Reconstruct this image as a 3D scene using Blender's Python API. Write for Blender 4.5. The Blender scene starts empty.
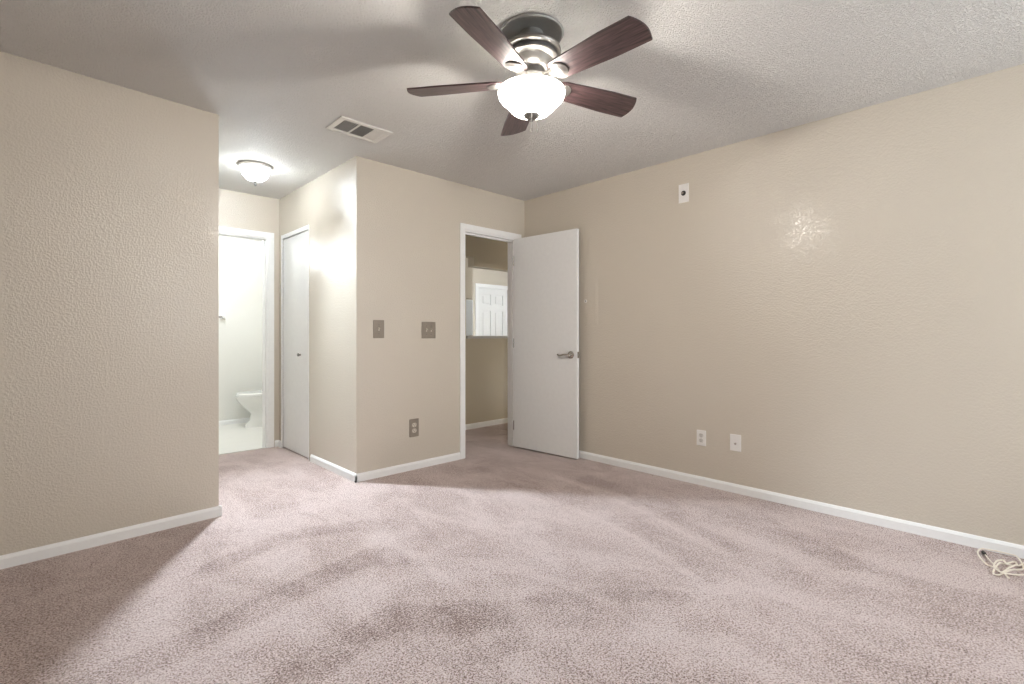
import bpy, bmesh, math, random
from mathutils import Vector, Matrix
random.seed(7)
S = bpy.context.scene
C = S.collection
PI = math.pi

# ---------------------------------------------------------------- camera
F_PX, CX, CY, CAM_H, YAW = 492.0, 512.0, 334.5, 1.104, math.radians(43.9)
cam_d = bpy.data.cameras.new('camera')
cam = bpy.data.objects.new('camera', cam_d)
C.objects.link(cam)
cam.location = (0, 0, CAM_H)
cam.rotation_euler = (PI / 2, 0, -YAW)
cam_d.sensor_fit = 'HORIZONTAL'
cam_d.sensor_width = 36.0
cam_d.lens = 36.0 * F_PX / 1024.0
cam_d.shift_x = 0.0
cam_d.shift_y = (CY - 342.0) / 1024.0
cam_d.clip_start = 0.02
S.camera = cam

# ---------------------------------------------------------------- light levels and exposure
S.view_settings.view_transform = 'Standard'
S.view_settings.look = 'None'
S.view_settings.gamma = 1.0
S.view_settings.use_curve_mapping = False
S.view_settings.exposure = 0.52
try:
    S.cycles.max_bounces = 10
    S.cycles.diffuse_bounces = 6
    S.cycles.caustics_reflective = False
    S.cycles.caustics_refractive = False
    S.cycles.sample_clamp_indirect = 6.0
except Exception:
    pass
SKY = 7.0             # fill daylight, let in by the added window behind the camera
FAN_BOWL = 12.0        # glowing glass bowl of the ceiling fan
FAN_BULB = 95.0       # the bulb in it, watts
HALL_DOME = 11.0      # flush light in the little hall
BATH_LAMP = 30.0
HALL_BULB = 72.0
HALL_FILL_SPOT = 95.0     # added spot below the hall light, brightens the bedroom carpet
PASSAGE_LAMP = 1.4
FAR_FILL = 13.0

wld = bpy.data.worlds.new('world')
S.world = wld
wld.use_nodes = True
bg = wld.node_tree.nodes['Background']
bg.inputs['Color'].default_value = (0.92, 0.96, 1.0, 1)
bg.inputs['Strength'].default_value = SKY


def lamp(name, loc, watts, radius, col):
    d = bpy.data.lights.new(name, 'POINT')
    d.energy = watts
    d.shadow_soft_size = radius
    d.color = col
    o = bpy.data.objects.new(name, d)
    o.location = loc
    C.objects.link(o)
    return o


def soft_falloff(d):
    d.use_nodes = True
    em = d.node_tree.nodes['Emission']
    fo = d.node_tree.nodes.new('ShaderNodeLightFalloff')
    fo.inputs['Strength'].default_value = 1.0
    d.node_tree.links.new(fo.outputs['Linear'], em.inputs['Strength'])


WARM = (1.0, 0.945, 0.875)
COOL = (0.80, 0.905, 1.0)
fan_c = (1.574, 1.511)
soft_falloff(lamp('fan_bulb', (fan_c[0], fan_c[1], 2.135), FAN_BULB, 0.035, WARM).data)
lamp('bathroom_lamp', (1.35, 5.9, 2.15), BATH_LAMP, 0.12, (0.92, 0.965, 1.0))
lamp('passage_lamp', (4.6, 4.0, 2.25), PASSAGE_LAMP, 0.10, (1.0, 0.88, 0.72))
lamp('far_room_fill', (5.3, 5.05, 2.25), FAR_FILL, 0.12, (0.97, 0.98, 1.0))  # unseen fill, placed to light the fridge, cabinet and far door

soft_falloff(lamp('hall_bulb', (1.235, 4.21, 2.345), HALL_BULB, 0.04, COOL).data)
bd = bpy.data.lights.new('hall_fill_spot', 'SPOT')  # extra spot with no fixture of its own, fills the carpet
bd.energy = HALL_FILL_SPOT
bd.shadow_soft_size = 0.05
bd.spot_size = math.radians(104)
bd.spot_blend = 1.0
bd.color = COOL
soft_falloff(bd)
bo = bpy.data.objects.new('hall_fill_spot', bd)
bo.location = (1.235, 4.12, 2.24)
bo.rotation_euler = (Vector((1.30, 2.55, 0.0)) - Vector(bo.location)).to_track_quat('-Z', 'Y').to_euler()
C.objects.link(bo)

por = bpy.data.lights.new('added_window_portal', 'AREA')  # guides sky light in through the added window
por.shape = 'RECTANGLE'
por.size, por.size_y = 1.7, 1.5
por.cycles.is_portal = True
po = bpy.data.objects.new('added_window_portal', por)
po.location = (2.5, -1.66, 1.45)
po.rotation_euler = (-PI / 2, 0, PI)
C.objects.link(po)


# ---------------------------------------------------------------- material helpers
def new_mat(name):
    m = bpy.data.materials.new(name)
    m.use_nodes = True
    nt = m.node_tree
    return m, nt, nt.nodes['Principled BSDF']


def plain(name, col, rough=0.5, metal=0.0, noise=0.04, scale=30.0, bump=0.0, coat=0.0):
    """principled with a faint procedural variation"""
    m, nt, b = new_mat(name)
    tc = nt.nodes.new('ShaderNodeTexCoord')
    n = nt.nodes.new('ShaderNodeTexNoise')
    n.inputs['Scale'].default_value = scale
    n.inputs['Detail'].default_value = 4
    nt.links.new(tc.outputs['Object'], n.inputs['Vector'])
    mx = nt.nodes.new('ShaderNodeMix')
    mx.data_type = 'RGBA'
    mx.inputs['A'].default_value = (*[c * (1 - noise) for c in col], 1)
    mx.inputs['B'].default_value = (*[min(1, c * (1 + noise)) for c in col], 1)
    nt.links.new(n.outputs['Fac'], mx.inputs['Factor'])
    nt.links.new(mx.outputs['Result'], b.inputs['Base Color'])
    b.inputs['Roughness'].default_value = rough
    b.inputs['Metallic'].default_value = metal
    if coat:
        b.inputs['Coat Weight'].default_value = coat
    if bump:
        bp = nt.nodes.new('ShaderNodeBump')
        bp.inputs['Strength'].default_value = bump
        bp.inputs['Distance'].default_value = 0.002
        nt.links.new(n.outputs['Fac'], bp.inputs['Height'])
        nt.links.new(bp.outputs['Normal'], b.inputs['Normal'])
    return m


def orange_peel(name, col, rough, scale, strength, dist, col_noise=0.03, spec=0.5):
    """sprayed wall or ceiling texture under paint"""
    m, nt, b = new_mat(name)
    tc = nt.nodes.new('ShaderNodeTexCoord')
    n1 = nt.nodes.new('ShaderNodeTexNoise')
    n1.inputs['Scale'].default_value = scale
    n1.inputs['Detail'].default_value = 3
    n1.inputs['Roughness'].default_value = 0.55
    nt.links.new(tc.outputs['Object'], n1.inputs['Vector'])
    rp = nt.nodes.new('ShaderNodeValToRGB')
    rp.color_ramp.elements[0].position = 0.42
    rp.color_ramp.elements[1].position = 0.62
    nt.links.new(n1.outputs['Fac'], rp.inputs['Fac'])
    bp = nt.nodes.new('ShaderNodeBump')
    bp.inputs['Strength'].default_value = strength
    bp.inputs['Distance'].default_value = dist
    nt.links.new(rp.outputs['Color'], bp.inputs['Height'])
    nt.links.new(bp.outputs['Normal'], b.inputs['Normal'])
    n2 = nt.nodes.new('ShaderNodeTexNoise')
    n2.inputs['Scale'].default_value = 2.5
    n2.inputs['Detail'].default_value = 5
    nt.links.new(tc.outputs['Object'], n2.inputs['Vector'])
    mx = nt.nodes.new('ShaderNodeMix')
    mx.data_type = 'RGBA'
    mx.inputs['A'].default_value = (*[c * (1 - col_noise) for c in col], 1)
    mx.inputs['B'].default_value = (*[min(1, c * (1 + col_noise)) for c in col], 1)
    nt.links.new(n2.outputs['Fac'], mx.inputs['Factor'])
    nt.links.new(mx.outputs['Result'], b.inputs['Base Color'])
    b.inputs['Roughness'].default_value = rough
    b.inputs['Specular IOR Level'].default_value = spec
    return m


def glow(name, col, strength, rough=0.35):
    m, nt, b = new_mat(name)
    tc = nt.nodes.new('ShaderNodeTexCoord')
    n = nt.nodes.new('ShaderNodeTexNoise')
    n.inputs['Scale'].default_value = 14
    nt.links.new(tc.outputs['Object'], n.inputs['Vector'])
    mx = nt.nodes.new('ShaderNodeMix')
    mx.data_type = 'RGBA'
    mx.inputs['A'].default_value = (*[c * 0.96 for c in col], 1)
    mx.inputs['B'].default_value = (*col, 1)
    nt.links.new(n.outputs['Fac'], mx.inputs['Factor'])
    nt.links.new(mx.outputs['Result'], b.inputs['Emission Color'])
    b.inputs['Base Color'].default_value = (0.85, 0.84, 0.8, 1)
    b.inputs['Emission Strength'].default_value = strength
    b.inputs['Roughness'].default_value = rough
    return m


def lit_glass(name, col, strength, clear):
    """frosted glass that glows and lets part of its bulb's light straight through"""
    m = glow(name, col, strength)
    nt = m.node_tree
    tr = nt.nodes.new('ShaderNodeBsdfTransparent')
    mx = nt.nodes.new('ShaderNodeMixShader')
    mx.inputs[0].default_value = clear
    nt.links.new(nt.nodes['Principled BSDF'].outputs[0], mx.inputs[1])
    nt.links.new(tr.outputs[0], mx.inputs[2])
    nt.links.new(mx.outputs[0], nt.nodes['Material Output'].inputs['Surface'])
    return m


def carpet_mat():
    m, nt, b = new_mat('carpet_pile')
    L = nt.links.new
    tc = nt.nodes.new('ShaderNodeTexCoord')
    at = nt.nodes.new('ShaderNodeAttribute')
    at.attribute_name = 'nap'
    # speckle of the twisted tufts: two sizes
    n1 = nt.nodes.new('ShaderNodeTexNoise')
    n1.inputs['Scale'].default_value = 150
    n1.inputs['Detail'].default_value = 5
    n1.inputs['Roughness'].default_value = 0.78
    L(tc.outputs['Object'], n1.inputs['Vector'])
    v = nt.nodes.new('ShaderNodeTexVoronoi')
    v.inputs['Scale'].default_value = 210
    L(tc.outputs['Object'], v.inputs['Vector'])
    # brushed patches, stretched a little
    n2 = nt.nodes.new('ShaderNodeTexNoise')
    n2.inputs['Scale'].default_value = 3.2
    n2.inputs['Detail'].default_value = 6
    n2.inputs['Roughness'].default_value = 0.62
    n2.inputs['Distortion'].default_value = 0.6
    mp = nt.nodes.new('ShaderNodeMapping')
    mp.inputs['Rotation'].default_value = (0, 0, 0.7)
    mp.inputs['Scale'].default_value = (1.0, 0.55, 1)
    L(tc.outputs['Object'], mp.inputs['Vector'])
    L(mp.outputs['Vector'], n2.inputs['Vector'])
    r2 = nt.nodes.new('ShaderNodeMapRange')
    r2.inputs['From Min'].default_value = 0.40
    r2.inputs['From Max'].default_value = 0.60
    r2.inputs['To Min'].default_value = -0.16
    r2.inputs['To Max'].default_value = 0.16
    L(n2.outputs['Fac'], r2.inputs['Value'])
    s1 = nt.nodes.new('ShaderNodeMapRange')
    s1.inputs['From Min'].default_value = 0.40
    s1.inputs['From Max'].default_value = 0.60
    s1.inputs['To Min'].default_value = -0.62
    s1.inputs['To Max'].default_value = 0.62
    L(n1.outputs['Fac'], s1.inputs['Value'])

    def add(a, c):
        q = nt.nodes.new('ShaderNodeMath')
        q.operation = 'ADD'
        L(a, q.inputs[0])
        L(c, q.inputs[1])
        return q.outputs[0]
    sp = nt.nodes.new('ShaderNodeSeparateColor')
    L(v.outputs['Color'], sp.inputs['Color'])
    s2 = nt.nodes.new('ShaderNodeMapRange')
    s2.inputs['To Min'].default_value = -0.34
    s2.inputs['To Max'].default_value = 0.34
    L(sp.outputs['Red'], s2.inputs['Value'])
    tot = add(add(add(at.outputs['Fac'], r2.outputs['Result']), s1.outputs['Result']), s2.outputs['Result'])
    rp = nt.nodes.new('ShaderNodeValToRGB')
    e = rp.color_ramp.elements
    e[0].position = 0.0
    e[0].color = (0.105, 0.052, 0.036, 1)
    e[1].position = 1.0
    e[1].color = (0.63, 0.525, 0.500, 1)
    q = e.new(0.45)
    q.color = (0.380, 0.278, 0.246, 1)
    L(tot, rp.inputs['Fac'])
    L(rp.outputs['Color'], b.inputs['Base Color'])
    b.inputs['Roughness'].default_value = 1.0
    b.inputs['Specular IOR Level'].default_value = 0.1
    b.inputs['Sheen Weight'].default_value = 0.25
    b.inputs['Sheen Roughness'].default_value = 0.6
    hm = add(n1.outputs['Fac'], v.outputs['Distance'])
    bp = nt.nodes.new('ShaderNodeBump')
    bp.inputs['Strength'].default_value = 0.6
    bp.inputs['Distance'].default_value = 0.006
    L(hm, bp.inputs['Height'])
    L(bp.outputs['Normal'], b.inputs['Normal'])
    return m


def wood_mat():
    m, nt, b = new_mat('walnut_blade')
    L = nt.links.new
    tc = nt.nodes.new('ShaderNodeTexCoord')
    mp = nt.nodes.new('ShaderNodeMapping')
    mp.inputs['Scale'].default_value = (2.2, 26, 26)
    L(tc.outputs['Object'], mp.inputs['Vector'])
    n = nt.nodes.new('ShaderNodeTexNoise')
    n.inputs['Scale'].default_value = 2.6
    n.inputs['Detail'].default_value = 6
    n.inputs['Distortion'].default_value = 1.2
    L(mp.outputs['Vector'], n.inputs['Vector'])
    rp = nt.nodes.new('ShaderNodeValToRGB')
    rp.color_ramp.elements[0].position = 0.36
    rp.color_ramp.elements[0].color = (0.022, 0.011, 0.012, 1)
    rp.color_ramp.elements[1].position = 0.66
    rp.color_ramp.elements[1].color = (0.115, 0.066, 0.066, 1)
    L(n.outputs['Fac'], rp.inputs['Fac'])
    L(rp.outputs['Color'], b.inputs['Base Color'])
    b.inputs['Roughness'].default_value = 0.42
    b.inputs['Coat Weight'].default_value = 0.35
    b.inputs['Coat Roughness'].default_value = 0.35
    bp = nt.nodes.new('ShaderNodeBump')
    bp.inputs['Strength'].default_value = 0.25
    bp.inputs['Distance'].default_value = 0.001
    L(n.outputs['Fac'], bp.inputs['Height'])
    L(bp.outputs['Normal'], b.inputs['Normal'])
    return m


M = {}
M['wall'] = orange_peel('beige_wall_paint', (0.575, 0.523, 0.444), 0.25, 100, 0.25, 0.004, spec=0.65)
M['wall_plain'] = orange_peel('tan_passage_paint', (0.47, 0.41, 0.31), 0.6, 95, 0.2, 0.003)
M['bath'] = orange_peel('pale_bathroom_paint', (0.72, 0.715, 0.675), 0.5, 90, 0.2, 0.003)
M['ceiling'] = orange_peel('sprayed_white_ceiling', (0.85, 0.835, 0.805), 0.75, 140, 1.0, 0.007)
M['trim'] = plain('white_trim_paint', (0.83, 0.835, 0.83), 0.38)
M['door'] = plain('white_door_paint', (0.76, 0.765, 0.76), 0.6)
M['white_plastic'] = plain('white_plastic', (0.78, 0.765, 0.74), 0.35)
M['socket_hole'] = plain('dark_hole', (0.03, 0.028, 0.025), 0.6)
M['socket_grey'] = plain('receptacle_grey', (0.60, 0.58, 0.55), 0.4)  # greyer plastic of the white outlet's receptacles
M['brown_plate'] = plain('taupe_metal_plate', (0.25, 0.215, 0.175), 0.45, 0.1, 0.08, 60)
M['ivory'] = plain('ivory_plastic', (0.56, 0.51, 0.43), 0.35)
M['toggle'] = plain('taupe_toggle', (0.30, 0.265, 0.215), 0.35)
M['nickel'] = plain('brushed_nickel', (0.36, 0.345, 0.325), 0.40, 0.85, 0.06, 80)
M['nickel_satin'] = plain('satin_nickel_paint', (0.36, 0.36, 0.345), 0.55, 0.35, 0.05, 60)
M['ring'] = plain('pale_nickel_ring', (0.62, 0.61, 0.59), 0.45, 0.3)
M['nickel_dark'] = plain('dark_nickel', (0.16, 0.16, 0.165), 0.4, 0.8)  # darker nickel for the groove band, slots, screws and corner nick
M['chrome'] = plain('satin_chrome', (0.55, 0.53, 0.50), 0.2, 1.0)
M['finial'] = plain('pewter_finial', (0.24, 0.23, 0.22), 0.4, 0.7)
M['dark_finial'] = plain('dark_pewter', (0.09, 0.085, 0.08), 0.5, 0.3)
M['wood'] = wood_mat()
M['fan_glass'] = lit_glass('lit_frosted_bowl', (1.0, 0.965, 0.91), FAN_BOWL, 0.4)
M['hall_glass'] = lit_glass('lit_frosted_dome', (0.93, 0.975, 1.0), HALL_DOME, 0.4)
M['far_glass'] = glow('lit_recessed_lens', (1.0, 0.93, 0.80), 6.0)
M['carpet'] = carpet_mat()
M['vinyl'] = plain('white_vinyl_floor', (0.72, 0.71, 0.67), 0.35, 0, 0.04, 8)
M['porcelain'] = plain('white_porcelain', (0.80, 0.80, 0.78), 0.12, 0, 0.01, 4, coat=0.4)
M['vent_white'] = plain('white_vent_enamel', (0.68, 0.665, 0.63), 0.4)
M['vent_dark'] = plain('dark_duct', (0.02, 0.02, 0.019), 0.8)
M['vent_grey'] = plain('grey_vent_louvre', (0.16, 0.155, 0.145), 0.6)
M['cord'] = plain('cream_cable', (0.78, 0.72, 0.62), 0.45, 0, 0.05, 60)
M['black'] = plain('black_rubber', (0.03, 0.028, 0.026), 0.5)
M['fridge'] = plain('white_appliance_enamel', (0.72, 0.77, 0.81), 0.35)
M['cabinet'] = plain('tan_cabinet', (0.58, 0.53, 0.44), 0.5)
M['ledge'] = plain('grey_ledge_paint', (0.50, 0.48, 0.45), 0.45)
M['wall_ext'] = plain('outer_ground', (0.3, 0.32, 0.25), 0.9)


def glass_mat():
    m, nt, b = new_mat('window_glass')
    tr = nt.nodes.new('ShaderNodeBsdfTransparent')
    gl = nt.nodes.new('ShaderNodeBsdfGlossy')
    gl.inputs['Roughness'].default_value = 0.02
    mx = nt.nodes.new('ShaderNodeMixShader')
    fr = nt.nodes.new('ShaderNodeFresnel')
    fr.inputs['IOR'].default_value = 1.3
    nt.links.new(fr.outputs[0], mx.inputs[0])
    nt.links.new(tr.outputs[0], mx.inputs[1])
    nt.links.new(gl.outputs[0], mx.inputs[2])
    nt.links.new(mx.outputs[0], nt.nodes['Material Output'].inputs['Surface'])
    return m


M['glass'] = glass_mat()


# ---------------------------------------------------------------- mesh helpers
def box(bm, x0, x1, y0, y1, z0, z1, bev=0.0):
    vs = [bm.verts.new(p) for p in ((x0, y0, z0), (x1, y0, z0), (x1, y1, z0), (x0, y1, z0),
                                    (x0, y0, z1), (x1, y0, z1), (x1, y1, z1), (x0, y1, z1))]
    fs = [bm.faces.new([vs[i] for i in f]) for f in ((3, 2, 1, 0), (4, 5, 6, 7), (0, 1, 5, 4),
                                                     (1, 2, 6, 5), (2, 3, 7, 6), (3, 0, 4, 7))]
    if bev:
        ed = list({e for f in fs for e in f.edges})
        bmesh.ops.bevel(bm, geom=ed, offset=bev, segments=2, affect='EDGES', profile=0.5)


def prism(bm, poly, z0, z1):
    """vertical prism over a counter-clockwise plan outline"""
    a = [bm.verts.new((x, y, z0)) for x, y in poly]
    b = [bm.verts.new((x, y, z1)) for x, y in poly]
    n = len(poly)
    bm.faces.new(a[::-1])
    bm.faces.new(b)
    for i in range(n):
        j = (i + 1) % n
        bm.faces.new((a[i], a[j], b[j], b[i]))


def lathe(bm, prof, seg=48, c=(0, 0), caps=True):
    """profile of (radius, z) turned about a vertical axis"""
    rings = []
    for r, z in prof:
        if r < 1e-5:
            rings.append([bm.verts.new((c[0], c[1], z))])
        else:
            rings.append([bm.verts.new((c[0] + r * math.cos(2 * PI * k / seg), c[1] + r * math.sin(2 * PI * k / seg), z))
                          for k in range(seg)])
    for a, b in zip(rings, rings[1:]):
        for k in range(seg):
            l = (k + 1) % seg
            if len(a) == 1 and len(b) == 1:
                continue
            if len(a) == 1:
                bm.faces.new((a[0], b[l], b[k]))
            elif len(b) == 1:
                bm.faces.new((a[k], a[l], b[0]))
            else:
                bm.faces.new((a[k], a[l], b[l], b[k]))
    if caps:
        for r in (rings[0], rings[-1]):
            if len(r) > 1:
                bm.faces.new(r)


def loft(bm, secs, seg=40, p=2.3):
    """stack of super-ellipse sections (cx, cy, rx, ry, z)"""
    rings = []
    for cx, cy, rx, ry, z in secs:
        ring = []
        for k in range(seg):
            t = 2 * PI * k / seg
            ct, st = math.cos(t), math.sin(t)
            ring.append(bm.verts.new((cx + rx * math.copysign(abs(ct) ** (2 / p), ct),
                                      cy + ry * math.copysign(abs(st) ** (2 / p), st), z)))
        rings.append(ring)
    for a, b in zip(rings, rings[1:]):
        for k in range(seg):
            l = (k + 1) % seg
            bm.faces.new((a[k], a[l], b[l], b[k]))
    bm.faces.new(rings[0][::-1])
    bm.faces.new(rings[-1])


def tube(bm, pts, r, seg=10, taper=None):
    pts = [Vector(p) for p in pts]
    n = len(pts)
    rings = []
    up = Vector((0, 0, 1))
    for i, p in enumerate(pts):
        d = (pts[min(i + 1, n - 1)] - pts[max(i - 1, 0)]).normalized()
        u = up if abs(d.dot(up)) < 0.9 else Vector((1, 0, 0))
        a = d.cross(u).normalized()
        b = d.cross(a).normalized()
        rr = r if taper is None else taper[i]
        rings.append([bm.verts.new(p + (a * math.cos(2 * PI * k / seg) + b * math.sin(2 * PI * k / seg)) * rr) for k in range(seg)])
    for a, b in zip(rings, rings[1:]):
        for k in range(seg):
            l = (k + 1) % seg
            bm.faces.new((a[k], a[l], b[l], b[k]))
    bm.faces.new(rings[0])
    bm.faces.new(rings[-1][::-1])


def spline(pts, k=6):
    """Catmull-Rom through the points"""
    P = [Vector(p) for p in pts]
    P = [P[0] * 2 - P[1]] + P + [P[-1] * 2 - P[-2]]
    out = []
    for i in range(1, len(P) - 2):
        a, b, c, d = P[i - 1:i + 3]
        for j in range(k):
            t = j / k
            out.append(0.5 * ((2 * b) + (c - a) * t + (2 * a - 5 * b + 4 * c - d) * t * t + (3 * b - a - 3 * c + d) * t ** 3))
    out.append(P[-2])
    return out


def build(name, bm, mat, parent=None, smooth=False, loc=None):
    bmesh.ops.recalc_face_normals(bm, faces=bm.faces)
    me = bpy.data.meshes.new(name)
    bm.to_mesh(me)
    bm.free()
    me.materials.append(mat)
    if smooth:
        for p in me.polygons:
            p.use_smooth = True
        try:
            me.set_sharp_from_angle(angle=math.radians(38))
        except Exception:
            pass
    o = bpy.data.objects.new(name, me)
    C.objects.link(o)
    if loc:
        o.location = loc
    if parent:
        o.parent = parent
    return o


def thing(name, label, cat, loc=(0, 0, 0), rot=(0, 0, 0), group=None):
    o = bpy.data.objects.new(name, None)
    o.empty_display_size = 0.1
    o.location = loc
    o.rotation_euler = rot
    C.objects.link(o)
    o['label'] = label
    o['category'] = cat
    if group:
        o['group'] = group
    return o


def struct(name, bm, mat, label, cat, parent=None, smooth=False):
    o = build(name, bm, mat, parent, smooth)
    o['kind'] = 'structure'
    o['label'] = label
    o['category'] = cat
    return o


def BM():
    return bmesh.new()


# ---------------------------------------------------------------- the room shell
H = 2.44
XR, YB, XC = 3.505, 3.46, 1.714         # right wall, door wall, hall corner
XL, YN = -1.7, -1.6                     # wall on the left and wall behind the camera
LWX, LWY = 0.79, 3.395                  # free corner of the left wall
SL = 0.057                              # its slight turn
T = 0.12


def lwy(x):
    return LWY - SL * (LWX - x)


# floor: one fine carpet grid with the brushed marks of the pile as a point attribute
X0, X1, Y0, Y1, ST = -1.7, 4.75, -1.6, 5.12, 0.026
nx, ny = int((X1 - X0) / ST) + 1, int((Y1 - Y0) / ST) + 1
DARK = [(.075, 0.30, [(0.61, 2.67), (0.98, 2.78), (1.24, 2.7), (1.43, 2.62)]),
        (.085, 0.38, [(0.0, 2.03), (0.24, 2.05), (0.48, 2.09), (0.73, 2.16), (0.95, 2.21), (1.23, 2.25), (1.24, 2.12)]),
        (.095, 0.42, [(0.37, 1.55), (0.57, 1.61), (0.67, 1.65), (0.77, 1.68), (0.93, 1.71), (1.06, 1.65), (1.15, 1.48)]),
        (.10, 0.22, [(1.61, 2.72), (1.53, 2.48), (1.45, 2.19)]),
        (.05, 0.26, [(1.49, 1.41), (1.72, 1.23), (1.95, 1.01)]),
        (.10, 0.26, [(1.16, 1.56), (1.44, 1.33), (1.61, 1.12)]),
        (.06, 0.28, [(1.77, 0.87), (1.87, 0.8)]),
        (.05, 0.26, [(2.79, 1.49), (2.69, 1.27), (2.58, 1.03)]),
        (.06, 0.30, [(1.11, 1.31), (1.16, 1.27), (1.25, 1.26)]),
        (.12, 0.22, [(2.46, 0.47), (2.55, 0.29), (2.4, 0.16)]),
        (.10, 0.18, [(2.59, 3.07), (2.61, 2.74), (2.53, 2.35)]),
        (.10, 0.24, [(3.01, 2.28), (2.98, 1.83), (2.85, 1.55)]),
        (.09, 0.25, [(3.1, 1.3), (3.0, 0.9), (2.8, 0.6)])]
LIGHT = [(.025, 0.28, [(2.45, 2.04), (2.37, 1.58), (2.26, 1.29), (2.09, 0.94)]),
         (.06, 0.18, [(1.08, 1.91), (1.26, 1.92), (1.37, 1.76)]),
         (.02, 0.30, [(0.77, 1.74), (0.96, 1.82)]),
         (.07, 0.14, [(1.1, 2.29), (1.39, 2.42), (1.55, 2.36)]),
         (.09, 0.18, [(2.18, 0.85), (2.17, 0.65), (1.98, 0.56)]),
         (.09, 0.16, [(1.81, 2.32), (1.88, 2.05), (2.09, 1.94)]),
         (.02, 0.22, [(2.9, 2.5), (2.8, 2.0), (2.7, 1.6), (2.5, 1.1)])]


def seg_d(px, py, ax, ay, bx, by):
    dx, dy = bx - ax, by - ay
    t = max(0, min(1, ((px - ax) * dx + (py - ay) * dy) / (dx * dx + dy * dy)))
    return math.hypot(px - ax - t * dx, py - ay - t * dy)


nap = [0.70] * (nx * ny)
for sign, strokes in ((-1, DARK), (1, LIGHT)):
    for w, amp, pts in strokes:
        P = spline([(x, y, 0) for x, y in pts], 4)
        lo_x, hi_x = min(p.x for p in P) - 2 * w, max(p.x for p in P) + 2 * w
        lo_y, hi_y = min(p.y for p in P) - 2 * w, max(p.y for p in P) + 2 * w
        for j in range(max(0, int((lo_y - Y0) / ST)), min(ny, int((hi_y - Y0) / ST) + 2)):
            for i in range(max(0, int((lo_x - X0) / ST)), min(nx, int((hi_x - X0) / ST) + 2)):
                x, y = X0 + i * ST, Y0 + j * ST
                d = min(seg_d(x, y, a.x, a.y, b.x, b.y) for a, b in zip(P, P[1:]))
                t = max(0, min(1, (1.2 * w - d) / (0.42 * w)))
                nap[j * nx + i] += 0.62 * sign * amp * t * t * (3 - 2 * t)
verts = [(X0 + i * ST, Y0 + j * ST, 0.0) for j in range(ny) for i in range(nx)]
faces = [(j * nx + i, j * nx + i + 1, (j + 1) * nx + i + 1, (j + 1) * nx + i) for j in range(ny - 1) for i in range(nx - 1)]
me = bpy.data.meshes.new('floor')
me.from_pydata(verts, [], faces)
at = me.attributes.new('nap', 'FLOAT', 'POINT')
at.data.foreach_set('value', nap)
me.materials.append(M['carpet'])
fl = bpy.data.objects.new('floor', me)
C.objects.link(fl)
fl['kind'] = 'structure'
fl['label'] = 'mauve beige carpet with brushed vacuum marks'
fl['category'] = 'floor'

b = BM()
box(b, -1.9, 4.9, -1.8, 5.16, -0.12, -0.01)
struct('floor_slab', b, M['wall_ext'], 'slab under the carpet', 'floor')
b = BM()
box(b, 0.3, 2.75, 5.121, 6.9, -0.1, 0.004)
struct('floor_bathroom', b, M['vinyl'], 'pale vinyl floor of the bathroom', 'floor')
b = BM()
box(b, 2.75, 9.0, 5.121, 7.6, -0.1, 0.0)
box(b, 4.751, 9.0, 4.5, 5.12, -0.1, 0.0)
struct('floor_kitchen', b, M['vinyl'], 'floor of the room beyond the pass-through', 'floor')

b = BM()
box(b, -1.9, 9.1, -1.8, 7.7, H, H + 0.1)
struct('ceiling', b, M['ceiling'], 'white sprayed texture ceiling', 'ceiling')

# left wall: the thick stub in front of the closet side of the hall
b = BM()
prism(b, [(XL - .1, lwy(XL - .1)), (LWX, LWY), (LWX, 5.1), (LWX - T, 5.1), (LWX - T, LWY + 0.11), (XL - .1, lwy(XL - .1) + T)], 0, H)
struct('wall_left', b, M['wall'], 'beige textured wall on the left ending at the hall', 'wall')
# wall with the door
b = BM()
DX0, DX1, DZ = 2.735, 3.400, 2.045
box(b, XC + T, DX0, YB, YB + T, 0, H)
box(b, DX1, XR + T, YB, YB + T, 0, H)
box(b, DX0, DX1, YB, YB + T, DZ, H)
struct('wall_back', b, M['wall'], 'beige wall with the open door and switches', 'wall')
# hall wall with the closet opening
b = BM()
CY0, CY1, CZ = 4.365, 5.0, 2.035
box(b, XC, XC + T, YB, CY0, 0, H)
box(b, XC, XC + T, CY1, 5.1, 0, H)
box(b, XC, XC + T, CY0, CY1, CZ + 0.035, H)
struct('wall_hall', b, M['wall'], 'beige hall wall with the flat closet door', 'wall')
b = BM()
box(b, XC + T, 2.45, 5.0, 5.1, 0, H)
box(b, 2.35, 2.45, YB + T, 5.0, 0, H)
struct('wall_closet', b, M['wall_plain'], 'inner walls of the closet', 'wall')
# wall at the end of the hall with the bathroom doorway
BX0, BX1 = 0.90, 1.612
b = BM()
box(b, 0.3, BX0, 5.1, 5.22, 0, H)
box(b, BX1, 2.75, 5.1, 5.22, 0, H)
box(b, BX0, BX1, 5.1, 5.22, DZ, H)
struct('wall_hall_end', b, M['wall'], 'hall end wall around the bathroom doorway', 'wall')
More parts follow.
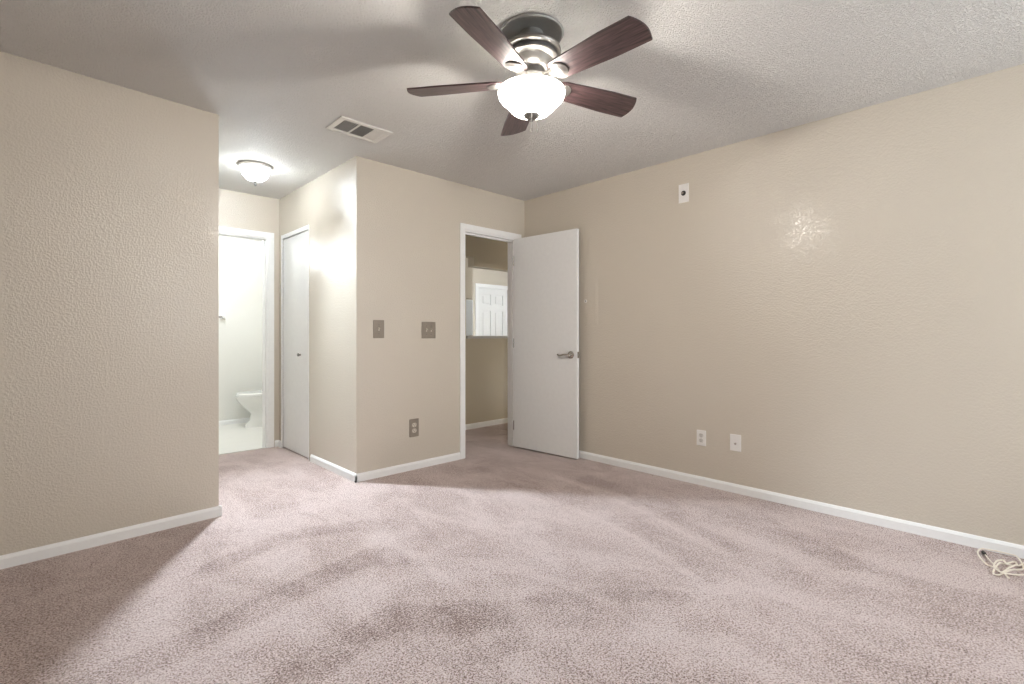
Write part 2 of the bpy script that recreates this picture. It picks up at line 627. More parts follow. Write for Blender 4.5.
# right wall, wall behind and left side, with the added window
b = BM()
box(b, XR, XR + T, YN - T, YB, 0, H)
struct('wall_right', b, M['wall'], 'long beige textured wall on the right', 'wall')
b = BM()
WX0, WX1, WZ0, WZ1 = 1.65, 3.35, 0.7, 2.2
box(b, XL - .1, WX0, YN - T, YN, 0, H)
box(b, WX1, XR, YN - T, YN, 0, H)
box(b, WX0, WX1, YN - T, YN, 0, WZ0)
box(b, WX0, WX1, YN - T, YN, WZ1, H)
struct('wall_behind', b, M['wall'], 'beige wall with the added window behind the viewer', 'wall')
b = BM()
box(b, XL - T, XL, YN, lwy(XL), 0, H)
struct('wall_far_left', b, M['wall'], 'beige wall out of view on the far left', 'wall')
b = BM()  # unseen window, added as a source of soft fill daylight
for x0, x1, z0, z1 in ((WX0, WX1, WZ0, WZ0 + .05), (WX0, WX1, WZ1 - .05, WZ1), (WX0, WX0 + .05, WZ0 + .05, WZ1 - .05),
                       (WX1 - .05, WX1, WZ0 + .05, WZ1 - .05), (2.48, 2.52, WZ0 + .05, WZ1 - .05)):
    box(b, x0, x1, YN - 0.09, YN - 0.03, z0, z1, 0.004)
wf = struct('added_window', b, M['trim'], 'white sliding window added behind the viewer for fill daylight', 'window')
b = BM()
box(b, WX0 + .05, WX1 - .05, YN - 0.065, YN - 0.06, WZ0 + .05, WZ1 - .05)
build('pane', b, M['glass'], wf)

# passage beyond the door and the half wall with its pass-through
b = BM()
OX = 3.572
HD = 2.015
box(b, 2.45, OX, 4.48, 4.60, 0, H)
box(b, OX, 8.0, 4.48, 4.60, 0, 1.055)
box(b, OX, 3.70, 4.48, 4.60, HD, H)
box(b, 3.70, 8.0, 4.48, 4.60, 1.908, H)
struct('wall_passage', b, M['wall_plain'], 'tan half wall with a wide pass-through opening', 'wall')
b = BM()
box(b, OX, 7.9, 4.455, 4.625, 1.056, 1.088, 0.005)
struct('trim_1', b, M['ledge'], 'painted ledge on top of the half wall', 'ledge')
b = BM()
box(b, 5.6, 5.72, YB + T, 4.48, 0, H)
box(b, XR + T, 5.6, YB, YB + T, 0, H)
struct('wall_passage_end', b, M['wall_plain'], 'end of the passage behind the door', 'wall')
b = BM()
YF = 7.45
FX0, FX1 = 6.235, 7.075
box(b, 2.75, FX0, YF, YF + T, 0, H)
box(b, FX1, 9.0, YF, YF + T, 0, H)
box(b, FX0, FX1, YF, YF + T, 2.045, H)
box(b, 8.9, 9.0, 4.6, YF, 0, H)
box(b, 8.0, 9.0, 4.48, 4.60, 0, H)
struct('wall_kitchen', b, M['wall'], 'far wall around the white panelled entry door', 'wall')
# bathroom walls
b = BM()
box(b, 0.3, 2.75, 6.73, 6.85, 0, H)
box(b, 2.62, 2.74, 5.22, 6.73, 0, H)
box(b, 0.3, 0.42, 5.22, 6.73, 0, H)
struct('wall_bathroom', b, M['bath'], 'pale bathroom walls', 'wall')

# ---------------------------------------------------------------- baseboards and door trim
BH, BT = 0.062, 0.013


def base_run(bm, p, q, off=BT, h=BH):
    """baseboard from p to q, standing on the left-hand side of the run"""
    p, q = Vector(p), Vector(q)
    d = (q - p).normalized()
    n = Vector((-d.y, d.x))
    prof = [(0, 0), (off, 0), (off, h - 0.016), (off * 0.55, h - 0.004), (off * 0.3, h), (0, h)]
    a = [bm.verts.new((p.x + n.x * o, p.y + n.y * o, z)) for o, z in prof]
    c = [bm.verts.new((q.x + n.x * o, q.y + n.y * o, z)) for o, z in prof]
    k = len(prof)
    for i in range(k):
        j = (i + 1) % k
        bm.faces.new((a[i], a[j], c[j], c[i]))
    bm.faces.new(a)
    bm.faces.new(c[::-1])


def baseboard(name, runs, label, mat='trim'):
    bm = BM()
    for p, q in runs:
        base_run(bm, p, q)
    return struct(name, bm, M[mat], label, 'baseboard')


baseboard('baseboard_left', [((LWX + BT, LWY), (XL, lwy(XL) - .0)), ((LWX, 5.1), (LWX, LWY - BT))], 'white baseboard along the left wall')
baseboard('baseboard_back', [((2.686, YB), (XC - BT, YB))], 'short white baseboard below the switches')
baseboard('baseboard_right', [((XR, YN), (XR, YB))], 'long white baseboard along the right wall')
baseboard('baseboard_hall', [((XC, YB - BT), (XC, 4.30)), ((XC, 5.03), (XC, 5.1)), ((XC, 5.1), (1.672, 5.1))], 'white baseboard in the hall')
baseboard('baseboard_passage', [((5.6, 4.48), (2.45, 4.48))], 'white baseboard at the foot of the half wall')
baseboard('baseboard_bathroom', [((2.62, 6.73), (0.42, 6.73)), ((2.62, 5.22), (2.62, 6.73))], 'white baseboard in the bathroom')
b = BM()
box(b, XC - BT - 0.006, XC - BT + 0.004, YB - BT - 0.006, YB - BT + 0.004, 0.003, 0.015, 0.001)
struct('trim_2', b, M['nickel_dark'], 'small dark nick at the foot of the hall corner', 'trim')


def casing(bm, x0, x1, zt, yf, w, t, side=-1):
    """door casing round an opening in a wall facing -y (two steps)"""
    for (a, c, d, e) in ((x0 - w, x0, 0, zt), (x1, x1 + w, 0, zt)):
        box(bm, a, c, yf - t, yf, d, e, 0.003)
    box(bm, x0 - w, x1 + w, yf - t, yf, zt, zt + w, 0.003)


# door frame of the open door: casing, jamb, stop
b = BM()
casing(b, DX0 + .004, DX1 - .004, DZ - .004, YB, 0.052, 0.014)
box(b, DX0, DX0 + .016, YB, YB + T, 0, DZ)
box(b, DX1 - .016, DX1, YB, YB + T, 0, DZ)
box(b, DX0 + .016, DX1 - .016, YB, YB + T, DZ - .016, DZ)
box(b, DX0 + .016, DX0 + .028, YB + .045, YB + .08, 0, DZ - .016)
box(b, DX1 - .028, DX1 - .016, YB + .045, YB + .08, 0, DZ - .016)
box(b, DX0 + .028, DX1 - .028, YB + .045, YB + .08, DZ - .028, DZ - .016)
struct('trim_3', b, M['trim'], 'white casing and jamb of the open bedroom door', 'door frame')
# bathroom doorway
b = BM()
casing(b, BX0 + .004, BX1 - .004, DZ - .004, 5.1, 0.056, 0.014)
box(b, BX0, BX0 + .016, 5.1, 5.22, 0, DZ)
box(b, BX1 - .016, BX1, 5.1, 5.22, 0, DZ)
box(b, BX0 + .016, BX1 - .016, 5.1, 5.22, DZ - .016, DZ)
box(b, BX1 - .028, BX1 - .016, 5.15, 5.18, 0, DZ - .016)
struct('trim_4', b, M['trim'], 'white casing of the bathroom doorway', 'door frame')
# closet opening: jamb liners and the track cover above the door
b = BM()
box(b, XC - 0.006, XC + T, CY1 - 0.0, CY1 + 0.03, 0, CZ + 0.035)
box(b, XC - 0.003, XC + T, CY0 - 0.012, CY0, 0, CZ + 0.035)
box(b, XC - 0.006, XC + 0.02, CY0, CY1, CZ - 0.004, CZ + 0.035, 0.003)
struct('trim_5', b, M['trim'], 'white jamb and track cover of the closet', 'door frame')

# ---------------------------------------------------------------- doors
# open bedroom door
leaf_x = 0.0
b = BM()
box(b, leaf_x, leaf_x + 0.035, -0.742, 0.0, 0.012, 2.035, 0.0025)
d1 = struct('door_1', b, M['door'], 'white flat bedroom door standing open against the right wall', 'door')
d1.location = (3.345, 3.452, 0.0)
d1.rotation_euler = (0, 0, math.atan2(0.055, 0.740))


def lathe_x(bm, prof, y, z, x0, sgn):
    """turned about the x axis: (radius, distance from x0)"""
    tmp = BM()
    lathe(tmp, [(r, s) for r, s in prof], 32)
    for v in tmp.verts:
        r = v.co.copy()
        v.co = (x0 + sgn * r.z, y + r.x, z + r.y)
    mm = bpy.data.meshes.new('t')
    tmp.to_mesh(mm)
    tmp.free()
    bm.from_mesh(mm)
    bpy.data.meshes.remove(mm)


HZ, HY = 0.924, -0.679
for sgn, x0 in ((-1, leaf_x), (1, leaf_x + 0.035)):
    b = BM()
    lathe_x(b, [(0, 0), (0.033, 0), (0.033, 0.006), (0.028, 0.011), (0.014, 0.013), (0.012, 0.040), (0.0, 0.042)], HY, HZ, x0, sgn)
    hd = build('door_handle', b, M['chrome'], d1, True)
    hd['label'] = 'chrome door handle'
    b = BM()
    x = x0 + sgn * 0.042
    tube(b, spline([(x - sgn * .01, HY - .004, HZ), (x, HY + .012, HZ + .002), (x + sgn * .004, HY + .045, HZ + .004),
                    (x + sgn * .002, HY + .085, HZ - .006), (x - sgn * .004, HY + .112, HZ - .004), (x - sgn * .008, HY + .122, HZ + .004)], 5), 0.008, 12,
         None)
    build('lever', b, M['chrome'], hd, True)
b = BM()
box(b, leaf_x + .006, leaf_x + .029, -0.7445, -0.7415, HZ - .028, HZ + .028, 0.001)
lp = build('latch_plate', b, M['chrome'], d1)
b = BM()
box(b, leaf_x + .012, leaf_x + .024, -0.754, -0.744, HZ - .008, HZ + .008, 0.002)
build('latch_bolt', b, M['chrome'], lp)
for z in (0.22, 1.02, 1.82):
    b = BM()
    tube(b, [(leaf_x - .004, -0.003, z - .045), (leaf_x - .004, -0.003, z + .045)], 0.005, 10)
    build('hinge', b, M['chrome'], d1, True)

# closet door
b = BM()
box(b, XC + 0.003, XC + 0.036, CY0 + .003, CY1 - .002, 0.012, CZ - 0.012, 0.002)
d2 = struct('door_2', b, M['door'], 'white flat closet door in the hall', 'door')
b = BM()
lathe_x(b, [(0, 0), (0.010, 0), (0.008, 0.008), (0.013, 0.016), (0.015, 0.022), (0.011, 0.028), (0, 0.030)], 4.56, 0.92, XC + 0.003, -1)
kb = build('knob', b, M['finial'], d2, True)
kb['label'] = 'small dark metal knob'

# far panelled entry door
b = BM()
dw = FX1 - FX0
x0 = FX0 + .02
x1 = FX1 - .02
yd = YF + 0.03
st, mul = 0.115, 0.11
pw = (x1 - x0 - 2 * st - mul) / 2
zs = [0.012, 0.24, 0.80, 0.98, 1.58, 1.70, 1.91, 2.03]
cols = [(x0, x0 + st), (x0 + st + pw, x0 + st + pw + mul), (x1 - st, x1)]
for a, c in cols:
    box(b, a, c, yd, yd + .04, zs[0], zs[7])
for a, c in ((x0 + st, x0 + st + pw), (x1 - st - pw, x1 - st)):
    for z0, z1 in ((zs[0], zs[1]), (zs[2], zs[3]), (zs[4], zs[5]), (zs[6], zs[7])):
        box(b, a, c, yd, yd + .04, z0, z1)
d3 = struct('door_3', b, M['door'], 'white six panel entry door in the far room', 'door')
for a, c in ((x0 + st, x0 + st + pw), (x1 - st - pw, x1 - st)):
    for z0, z1 in ((zs[1], zs[2]), (zs[3], zs[4]), (zs[5], zs[6])):
        b = BM()
        box(b, a, c, yd + .018, yd + .03, z0, z1)
        box(b, a + .03, c - .03, yd + .004, yd + .018, z0 + .03, z1 - .03, 0.008)
        build('raised_panel', b, M['door'], d3)
b = BM()
casing(b, FX0 + .004, FX1 - .004, 2.041, YF, 0.07, 0.016)
box(b, FX0, FX0 + .018, YF, YF + T, 0, 2.045)
box(b, FX1 - .018, FX1, YF, YF + T, 0, 2.045)
box(b, FX0 + .018, FX1 - .018, YF, YF + T, 2.031, 2.045)
struct('trim_6', b, M['trim'], 'white casing of the far entry door', 'door frame')

# ---------------------------------------------------------------- ceiling fan
fan = thing('ceiling_fan', 'five blade walnut and nickel ceiling fan with a lit white glass bowl', 'ceiling fan', (fan_c[0], fan_c[1], H))
b = BM()
lathe(b, [(0.0, -0.001), (0.140, -0.001), (0.143, -0.006), (0.140, -0.011), (0.134, -0.012), (0.127, -0.008), (0.120, -0.005), (0.0, -0.004)], 64)
can = build('canopy', b, M['nickel_satin'], fan, True)
b = BM()
lathe(b, [(0.0, -0.004), (0.052, -0.004), (0.054, -0.040), (0.064, -0.052), (0.080, -0.058), (0.0, -0.058)], 48)
build('neck', b, M['nickel_satin'], can, True)
b = BM()
lathe(b, [(0.0, -0.058), (0.085, -0.058), (0.116, -0.068), (0.128, -0.077), (0.131, -0.086), (0.128, -0.094), (0.120, -0.098),
          (0.113, -0.100), (0.113, -0.113), (0.120, -0.116), (0.121, -0.123), (0.112, -0.129), (0.098, -0.132),
          (0.093, -0.138), (0.087, -0.150), (0.074, -0.166), (0.062, -0.173), (0.0, -0.173)], 64)
mo = build('motor_housing', b, M['nickel'], fan, True)
b = BM()
lathe(b, [(0.1125, -0.101), (0.1145, -0.1015), (0.1145, -0.1120), (0.1125, -0.1125)], 64, caps=False)
build('groove_band', b, M['nickel_dark'], mo, True)
b = BM()
lathe(b, [(0.0, -0.173), (0.055, -0.173), (0.055, -0.188), (0.070, -0.191), (0.076, -0.206), (0.070, -0.222), (0.050, -0.232), (0.045, -0.241), (0.0, -0.242)], 48)
build('blade_hub', b, M['nickel'], fan, True)
b = BM()
lathe(b, [(0.0, -0.242), (0.050, -0.242), (0.104, -0.250), (0.110, -0.254), (0.110, -0.262), (0.104, -0.262), (0.0, -0.256)], 48)
build('light_fitter_baffle', b, M['nickel'], fan, True)  # fitter widened into a pan, added to keep bowl light off the ceiling

RB = 0.566


def blade_bm():
    bm = BM()
    n = 26
    top, bot = [], []
    outline = []
    # half widths along the blade: rounded root, slow widening, gently curved tip
    xs = [0.112 + 0.0 * i for i in range(1)]
    L0, L1 = 0.112, RB
    up, dn = [], []
    for i in range(n + 1):
        t = i / n
        x = L0 + (L1 - 0.012 - L0) * t
        w = 0.052 + 0.018 * min(1, t * 1.5)
        if x - L0 < 0.045:
            q = (x - L0) / 0.045
            w *= math.sqrt(max(0.0, 1 - (1 - q) ** 2)) * 0.98 + 0.02
        up.append((x, w))
        dn.append((x, -w))
    tip = []
    for k in range(1, 10):
        s = k / 10
        y = 0.070 - 0.140 * s
        tip.append((L1 - 0.012 + 0.020 * math.sin(PI * s) - 0.016 * s, y))
    dn[-1] = (L1 - 0.030, -0.070)
    outline = up + tip + dn[::-1]
    a = [bm.verts.new((x, y, -0.0035)) for x, y in outline]
    c = [bm.verts.new((x, y, 0.0035)) for x, y in outline]
    m = len(outline)
    bm.faces.new(a[::-1])
    bm.faces.new(c)
    for i in range(m):
        j = (i + 1) % m
        bm.faces.new((a[i], a[j], c[j], c[i]))
    bmesh.ops.remove_doubles(bm, verts=bm.verts, dist=0.0004)
    return bm


def iron_bm():
    """cast arm from the hub with a rounded medallion under the blade root"""
    bm = BM()
    # arm
    pts = [(0.066, 0, 0.010), (0.085, 0, 0.006), (0.105, 0, -0.006), (0.130, 0, -0.0085)]
    ws = [0.016, 0.014, 0.018, 0.030]
    prev = None
    rows = []
    for (x, y, z), w in zip(pts, ws):
        rows.append([bm.verts.new((x, -w, z + .004)), bm.verts.new((x, -w * .6, z - .004)), bm.verts.new((x, w * .6, z - .004)), bm.verts.new((x, w, z + .004))])
    for r, s in zip(rows, rows[1:]):
        for k in range(4):
            l = (k + 1) % 4
            bm.faces.new((r[k], r[l], s[l], s[k]))
    bm.faces.new(rows[0])
    bm.faces.new(rows[-1][::-1])
    # medallion: half disc with a stepped rim
    tmp = BM()
    lathe(tmp, [(0.0, -0.004), (0.042, -0.004), (0.042, -0.008), (0.037, -0.011), (0.030, -0.0115), (0.027, -0.014), (0.0, -0.0155)], 40)
    for v in tmp.verts:
        if v.co.x < 0:
            v.co.y *= 1.0 - 0.35 * min(1, -v.co.x / 0.042)
        v.co.x += 0.158
    mm = bpy.data.meshes.new('t')
    tmp.to_mesh(mm)
    tmp.free()
    bm.from_mesh(mm)
    bpy.data.meshes.remove(mm)
    return bm


def slot_bm():
    bm = BM()
    box(bm, 0.150, 0.156, -0.010, 0.010, -0.0165, -0.0150)
    return bm


PITCH = math.radians(-13)
blade0 = build('blade', blade_bm(), M['wood'], fan)
iron0 = build('blade_arm', iron_bm(), M['nickel'], blade0, True)
slot0 = build('screw_slot', slot_bm(), M['nickel_dark'], blade0)
blades = [blade0]
for k in range(5):
    if k == 0:
        o = blade0
    else:
        o = blade0.copy()
        C.objects.link(o)
        o.parent = fan
        for ch in (iron0, slot0):
            c2 = ch.copy()
            C.objects.link(c2)
            c2.parent = o
    o.location = (0, 0, -0.220)
    o.rotation_euler = (PITCH, 0, math.radians(-17.4 + 72 * k))
# glass bowl, open towards the ceiling
b = BM()
outer = [(0.141, -0.259), (0.147, -0.262), (0.148, -0.271), (0.144, -0.285), (0.134, -0.299), (0.120, -0.311), (0.109, -0.322), (0.099, -0.335), (0.083, -0.350), (0.056, -0.362), (0.016, -0.367)]
inner = [(0.016, -0.363), (0.054, -0.358), (0.080, -0.346), (0.095, -0.332), (0.105, -0.319), (0.116, -0.308), (0.130, -0.296), (0.139, -0.283), (0.142, -0.270)]
lathe(b, outer + inner + [outer[0]], 64, caps=False)
bowl = build('glass_bowl', b, M['fan_glass'], fan, True)
b = BM()
lathe(b, [(0.0, -0.360), (0.032, -0.360), (0.036, -0.3655), (0.033, -0.372), (0.022, -0.379), (0.012, -0.383), (0.007, -0.386), (0.006, -0.393), (0.0, -0.395)], 32)
build('finial', b, M['finial'], bowl, True)
for (px, py, z1) in ((-0.030, -0.030, -0.455), (0.010, -0.028, -0.446)):
    b = BM()
    tube(b, [(px, py, -0.362), (px, py, z1 + .016)], 0.0011, 6)
    lathe(b, [(0, z1 + .018), (0.0025, z1 + .016), (0.0035, z1 + .006), (0.003, z1), (0, z1 - .001)], 12, (px, py))
    build('pull_chain', b, M['nickel'], fan, True)

# ---------------------------------------------------------------- hall flush light
hl = thing('flush_ceiling_light', 'small lit dome light with a nickel ring on the hall ceiling', 'ceiling light', (1.235, 4.21, H))
b = BM()
lathe(b, [(0.0, -0.001), (0.116, -0.001), (0.121, -0.010), (0.119, -0.020), (0.110, -0.026), (0.101, -0.024), (0.0, -0.020)], 56)
build('ring', b, M['ring'], hl, True)
b = BM()
outer = [(0.098, -0.027), (0.101, -0.034), (0.100, -0.052), (0.091, -0.078), (0.074, -0.101), (0.050, -0.117), (0.024, -0.125), (0.006, -0.126)]
inner = [(0.006, -0.123), (0.024, -0.122), (0.049, -0.114), (0.072, -0.098), (0.088, -0.076), (0.097, -0.051), (0.098, -0.034)]
lathe(b, outer + inner + [outer[0]], 56, caps=False)
dome = build('glass_dome', b, M['hall_glass'], hl, True)
b = BM()
lathe(b, [(0.0, -0.122), (0.014, -0.1265), (0.012, -0.131), (0.007, -0.134), (0.006, -0.146), (0.009, -0.151), (0.008, -0.157), (0.003, -0.162), (0.0, -0.163)], 24)
build('finial', b, M['dark_finial'], dome, True)

# ---------------------------------------------------------------- ceiling vent
vent = thing('ceiling_vent', 'white rectangular supply vent with dark grilles in the ceiling', 'air vent', (1.507, 3.0, H))
VX, VY = 0.176, 0.118
b = BM()
for x0, x1, y0, y1 in ((-VX, VX, -VY, -VY + .032), (-VX, VX, VY - .032, VY), (-VX, -VX + .036, -VY + .032, VY - .032), (VX - .036, VX, -VY + .032, VY - .032)):
    box(b, x0, x1, y0, y1, -0.010, -0.0005, 0.003)
box(b, -0.042, -0.032, -VY + .032, VY - .032, -0.009, -0.0005)
box(b, 0.062, 0.072, -VY + .032, VY - .032, -0.009, -0.0005)
build('frame', b, M['vent_white'], vent)
b = BM()
box(b, -VX + .036, VX - .036, -VY + .032, VY - .032, -0.0025, -0.0005)
build('duct_back', b, M['vent_dark'], vent)
b = BM()
for i in range(6):
    x = -0.140 + 0.014 * (i + 1)
    box(b, x - 0.0008, x + 0.0008, -VY + .032, VY - .032, -0.0050, -0.0043)
for i in range(8):
    y = -0.086 + 0.0191 * (i + 1)
    box(b, -0.140, -0.042, y - 0.0009, y + 0.0009, -0.0050, -0.0043)
build('grid', b, M['vent_white'], vent)
b = BM()
for i in range(12):
    y = -0.086 + 0.0143 * (i + .5)
    box(b, -0.032, 0.062, y - 0.0042, y + 0.0042, -0.0065, -0.0035)
build('louvre', b, M['vent_grey'], vent)
b = BM()
for i in range(5):
    x = 0.072 + 0.0136 * (i + .5)
    box(b, x - 0.0058, x + 0.0058, -VY + .032, VY - .032, -0.0085, -0.0035, 0.001)
build('slat', b, M['vent_white'], vent)


# ---------------------------------------------------------------- plates on the walls
def on_back(name, label, cat, x, z, group=None):
    """frame of reference: local x along the wall, local -y out of it"""
    return thing(name, label, cat, (x, YB, z), (0, 0, 0), group)


def on_right(name, label, cat, y, z, group=None):
    return thing(name, label, cat, (XR, y, z), (0, 0, -PI / 2), group)


def plate_bm(w, h, t=0.006):
    bm = BM()
    box(bm, -w / 2, w / 2, -t, -0.0003, -h / 2, h / 2, 0.0025)
    return bm


def disc_y(bm, x, z, r, y0, y1, seg=24, sq=1.0, flat=None):
    """short round boss along -y"""
    tmp = BM()
    lathe(tmp, [(0, y0), (r, y0), (r * 0.97, y1), (0, y1)], seg)
    for v in tmp.verts:
        a = v.co.copy()
        zz = max(-flat, min(flat, a.y)) if flat else a.y
        v.co = (x + a.x, a.z, z + zz * sq)
    mm = bpy.data.meshes.new('t')
    tmp.to_mesh(mm)
    tmp.free()
    bm.from_mesh(mm)
    bpy.data.meshes.remove(mm)


def screws(parent, pts, mat='nickel_dark', r=0.0032):
    for x, z in pts:
        bm = BM()
        disc_y(bm, x, z, r, -0.0058, -0.0072, 12)
        build('screw', bm, M[mat], parent)


def toggle(parent, x, mat):
    bm = BM()
    box(bm, x - .0055, x + .0055, -0.0075, -0.0055, -.013, .013, 0.001)
    box(bm, x - .004, x + .004, -0.019, -0.006, .000, .011, 0.002)
    build('toggle', bm, M[mat], parent)


sw = on_back('light_switch', 'taupe single light switch nearest the hall corner', 'light switch', 1.896, 1.146)
pl = build('plate', plate_bm(0.093, 0.140), M['brown_plate'], sw)
toggle(sw, 0, 'ivory')
screws(pl, ((0, .035), (0, -.035)))
sw2 = on_back('light_switch', 'wider taupe double light switch beside the open doorway', 'light switch', 2.357, 1.141)
pl = build('plate', plate_bm(0.138, 0.138), M['brown_plate'], sw2)
toggle(sw2, -.023, 'ivory')
toggle(sw2, .023, 'ivory')
screws(pl, ((-.023, .035), (-.023, -.035), (.023, .035), (.023, -.035)))


def outlet(root, w, h, pm, rm, hm, k=1.0):
    p = build('plate', plate_bm(w, h), M[pm], root)
    for zc in (.0195 * k, -.0195 * k):
        bm = BM()
        disc_y(bm, 0, zc, .0172 * k, -0.0055, -0.0080, 28, 1.0, .0138 * k)
        r = build('receptacle', bm, M[rm], root)
        bm = BM()
        box(bm, -.0075 * k, -.0052 * k, -0.0085, -0.0078, zc - .001, zc + .009 * k)
        box(bm, .0052 * k, .0075 * k, -0.0085, -0.0078, zc, zc + .009 * k)
        disc_y(bm, 0, zc - .007 * k, .0027 * k, -0.0078, -0.0085, 10)
        build('slots', bm, M[hm], r)
    bm = BM()
    disc_y(bm, 0, 0, .003, -0.0058, -0.0072, 12)
    build('screw', bm, M['nickel'], p)


o1 = on_back('wall_outlet', 'brown plated outlet low on the wall below the switches', 'outlet', 2.215, 0.341)
outlet(o1, 0.088, 0.146, 'brown_plate', 'ivory', 'socket_hole', 1.2)
o2 = on_right('wall_outlet', 'white duplex outlet low on the right wall', 'outlet', 1.637, 0.346)
outlet(o2, 0.070, 0.114, 'white_plastic', 'socket_grey', 'socket_hole')
c1 = on_right('cable_plate', 'white cable jack plate low on the right wall beside the outlet', 'wall plate', 1.391, 0.349)
p = build('plate', plate_bm(0.076, 0.116), M['white_plastic'], c1)
bm = BM()
disc_y(bm, 0, -.006, .0075, -0.0055, -0.012, 12)
build('coax_jack', bm, M['chrome'], c1)
screws(p, ((0, .040), (0, -.040)), 'white_plastic')
c2 = on_right('cable_plate', 'white plate with a black ringed jack high on the right wall', 'wall plate', 1.774, 2.168)
p = build('plate', plate_bm(0.080, 0.140), M['white_plastic'], c2)
bm = BM()
disc_y(bm, 0, 0.0, .019, -0.0055, -0.0085, 28)
rg = build('grommet', bm, M['black'], c2)
bm = BM()
disc_y(bm, -.003, 0.0, .0085, -0.008, -0.016, 16)
build('coax_jack', bm, M['chrome'], c2)
screws(p, ((0, .052), (0, -.052)), 'white_plastic')

# painted access panel beside the open door
ap = on_right('access_panel', 'wall coloured breaker panel cover partly behind the open door', 'access panel', 2.75, 1.462)
bm = BM()
box(bm, -0.186, 0.186, -0.003, -0.0003, -0.275, 0.275, 0.001)
box(bm, -0.168, 0.168, -0.0052, -0.0025, -0.257, 0.257, 0.001)
build('cover', bm, M['wall'], ap)
bm = BM()
disc_y(bm, 0.058, -.062, .014, -0.0050, -0.0085, 20)
lt = build('latch', bm, M['white_plastic'], ap)
lt['label'] = 'pale round latch with a dark keyhole'
bm = BM()
disc_y(bm, 0.058, -.062, .006, -0.0083, -0.0097, 12)
build('keyhole', bm, M['black'], lt)

# ---------------------------------------------------------------- cable on the carpet
raw = [(3.243, 0.093), (3.265, 0.122), (3.318, 0.145), (3.386, 0.158), (3.432, 0.155), (3.462, 0.143), (3.474, 0.101), (3.474, 0.057), (3.464, 0.024),
       (3.416, 0.007), (3.332, 0.0), (3.297, 0.013), (3.252, 0.036), (3.193, 0.058), (3.155, 0.077), (3.15, 0.091), (3.168, 0.096), (3.208, 0.092),
       (3.302, 0.079), (3.329, 0.061), (3.391, 0.03), (3.358, 0.020), (3.309, 0.026), (3.249, 0.046), (3.183, 0.068), (3.206, 0.088), (3.253, 0.096),
       (3.304, 0.087), (3.333, 0.068), (3.312, 0.052), (3.331, 0.034), (3.356, 0.010), (3.396, -0.006), (3.368, -0.024), (3.288, -0.026),
       (3.220, 0.010), (3.190, 0.055), (3.160, 0.056), (3.125, 0.044)]
cz = [0.006 + (0.006 if i % 5 in (2, 3) else 0.0) + 0.004 * (i / len(raw)) for i in range(len(raw))]
for i in (4, 5, 6, 7, 8):
    cz[i] = 0.014
for i in range(22, 30):
    cz[i] += 0.006
cable = thing('cable', 'loose loops of cream cable lying on the carpet by the right baseboard', 'cable', (3.27, 0.06, 0.0))
b = BM()
tube(b, [p - Vector((3.27, 0.06, 0)) for p in spline([(x, y, z) for (x, y), z in zip(raw, cz)], 6)], 0.0037, 8)
build('cord', b, M['cord'], cable, True)
b = BM()
tube(b, [p - Vector((3.27, 0.06, 0)) for p in spline([(3.404, 0.133, .007), (3.343, 0.114, .005), (3.279, 0.094, .006), (3.239, 0.083, .009), (3.176, 0.068, .006)], 6)], 0.0025, 8)
build('cord', b, M['cord'], cable, True)
b = BM()
tube(b, [(3.400 - 3.27, 0.132 - .06, .008), (3.412 - 3.27, 0.136 - .06, .009), (3.428 - 3.27, 0.141 - .06, .009)], 0.008, 10, [0.006, 0.0085, 0.0075])
pg = build('plug', b, M['black'], cable, True)
pg['label'] = 'black plug'

# ---------------------------------------------------------------- bathroom: toilet and towel bar
TX, TY = 1.98, 6.40
toi = thing('toilet', 'white toilet seen side on through the bathroom doorway', 'toilet', (TX, TY, 0.004))
b = BM()
loft(b, [(-.00, 0, .215, .105, 0.0), (-.00, 0, .212, .102, .03), (.01, 0, .175, .082, .08), (.01, 0, .165, .080, .15), (-.005, 0, .185, .098, .20),
         (-.03, 0, .225, .140, .26), (-.045, 0, .252, .172, .32), (-.05, 0, .262, .182, .355), (-.05, 0, .262, .182, .372)], 44, 2.2)
build('bowl', b, M['porcelain'], toi, True)
b = BM()
loft(b, [(-.045, 0, .262, .184, .373), (-.045, 0, .266, .187, .380), (-.045, 0, .262, .184, .389)], 44, 2.2)
build('seat', b, M['porcelain'], toi, True)
b = BM()
loft(b, [(-.045, 0, .258, .180, .3895), (-.045, 0, .262, .184, .397), (-.045, 0, .25, .174, .408)], 44, 2.2)
build('lid', b, M['porcelain'], toi, True)
b = BM()
loft(b, [(.42, 0, .085, .20, .36), (.42, 0, .098, .225, .44), (.42, 0, .104, .235, .72)], 40, 5)
box(b, .18, .52, -.11, .11, .20, .372, .02)
tk = build('tank', b, M['porcelain'], toi, True)
b = BM()
loft(b, [(.42, 0, .112, .245, .721), (.42, 0, .114, .247, .735), (.42, 0, .106, .238, .752)], 40, 5)
build('tank_lid', b, M['porcelain'], tk, True)
b = BM()
tube(b, [(.316, .15, .66), (.296, .15, .66), (.294, .12, .655), (.294, .08, .648)], .007, 8)
build('flush_lever', b, M['chrome'], tk, True)

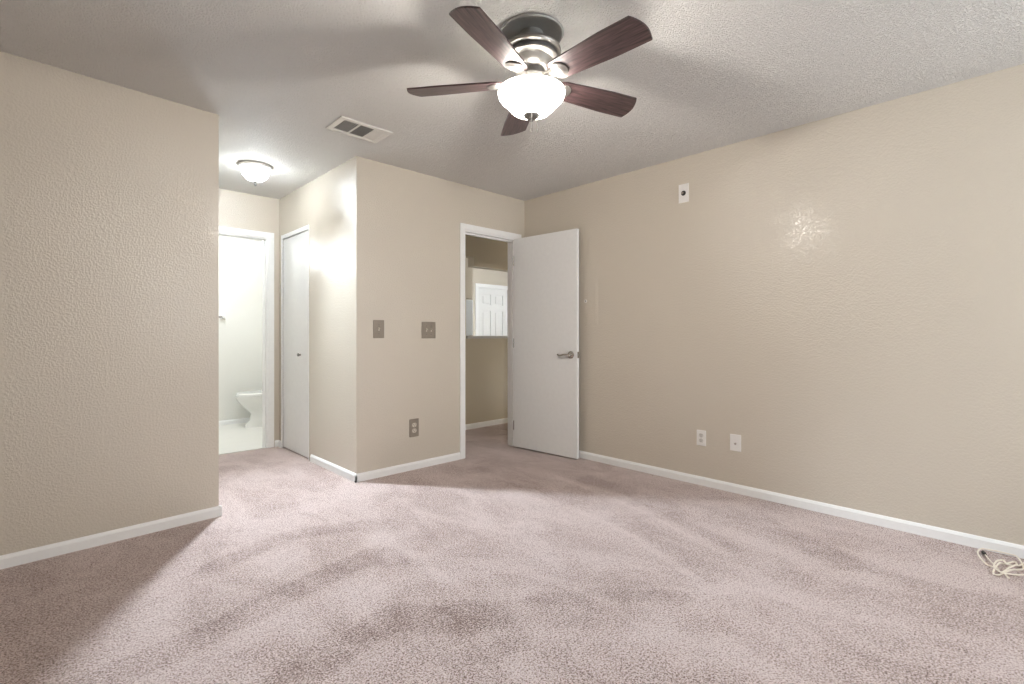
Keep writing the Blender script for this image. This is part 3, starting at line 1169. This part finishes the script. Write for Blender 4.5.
tb = thing('towel_bar', 'white towel bar end with a metal post on the bathroom wall', 'towel bar', (1.3, 6.73, 1.315))
for x in (-.31, .31):
    b = BM()
    box(b, x - .028, x + .028, -.012, -.0003, -.028, .028, .004)
    box(b, x - .014, x + .014, -.065, -.010, -.014, .014, .004)
    build('post', b, M['white_plastic'], tb)
b = BM()
tube(b, [(-.30, -.05, 0), (.29, -.05, 0)], .009, 12)
br = build('bar', b, M['finial'], tb, True)

# ---------------------------------------------------------------- kitchen side: fridge, cabinet above it, recessed light
fr = thing('refrigerator', 'pale refrigerator at the left of the pass-through', 'refrigerator', (3.99, 5.66, 0))
b = BM()
box(b, -.36, .36, -.28, .36, 0.03, 1.585, .01)
build('body', b, M['fridge'], fr)
for z0, z1 in ((0.05, 1.08), (1.09, 1.585)):
    b = BM()
    box(b, -.36, .36, -.36, -.285, z0, z1, .012)
    dr = build('door', b, M['fridge'], fr)
    b = BM()
    tube(b, [(-.30, -.36, z0 + .1 if z0 > 1 else z1 - .5), (-.30, -.395, z0 + .13 if z0 > 1 else z1 - .46), (-.30, -.395, z1 - .13 if z0 > 1 else z1 - .13), (-.30, -.36, z1 - .1)], .011, 10)
    build('handle', b, M['chrome'], dr, True)
b = BM()
box(b, -.33, .33, -.25, .33, 0.0, .03)
build('foot_base', b, M['black'], fr)
cb = thing('wall_cabinet', 'tan cabinet above the pale refrigerator', 'cabinet', (3.99, 5.66, 1.602))
b = BM()
box(b, -.36, .36, -.34, .36, 0, .83, .003)
build('carcass', b, M['cabinet'], cb)
for x0, x1 in ((-.355, -.003), (.003, .355)):
    b = BM()
    box(b, x0, x1, -.36, -.3405, .005, .825, .003)
    dr = build('door', b, M['cabinet'], cb)
    b = BM()
    xx = x1 - .04 if x0 < 0 else x0 + .04
    tube(b, [(xx, -.36, .06), (xx, -.383, .06), (xx, -.383, .14), (xx, -.36, .14)], .004, 8)
    build('handle', b, M['chrome'], dr, True)
rl = thing('recessed_light', 'small lit recessed ceiling light above the far entry door', 'ceiling light', (6.05, 7.2, H))
b = BM()
lathe(b, [(0.075, -.0005), (0.095, -.0005), (0.095, -.006), (0.075, -.010), (0.075, -.0005)], 32, caps=False)
build('ring', b, M['trim'], rl, True)
b = BM()
lathe(b, [(0, -.0008), (0.074, -.0008), (0.072, -.006), (0, -.012)], 32)
build('lens', b, M['far_glass'], rl, True)
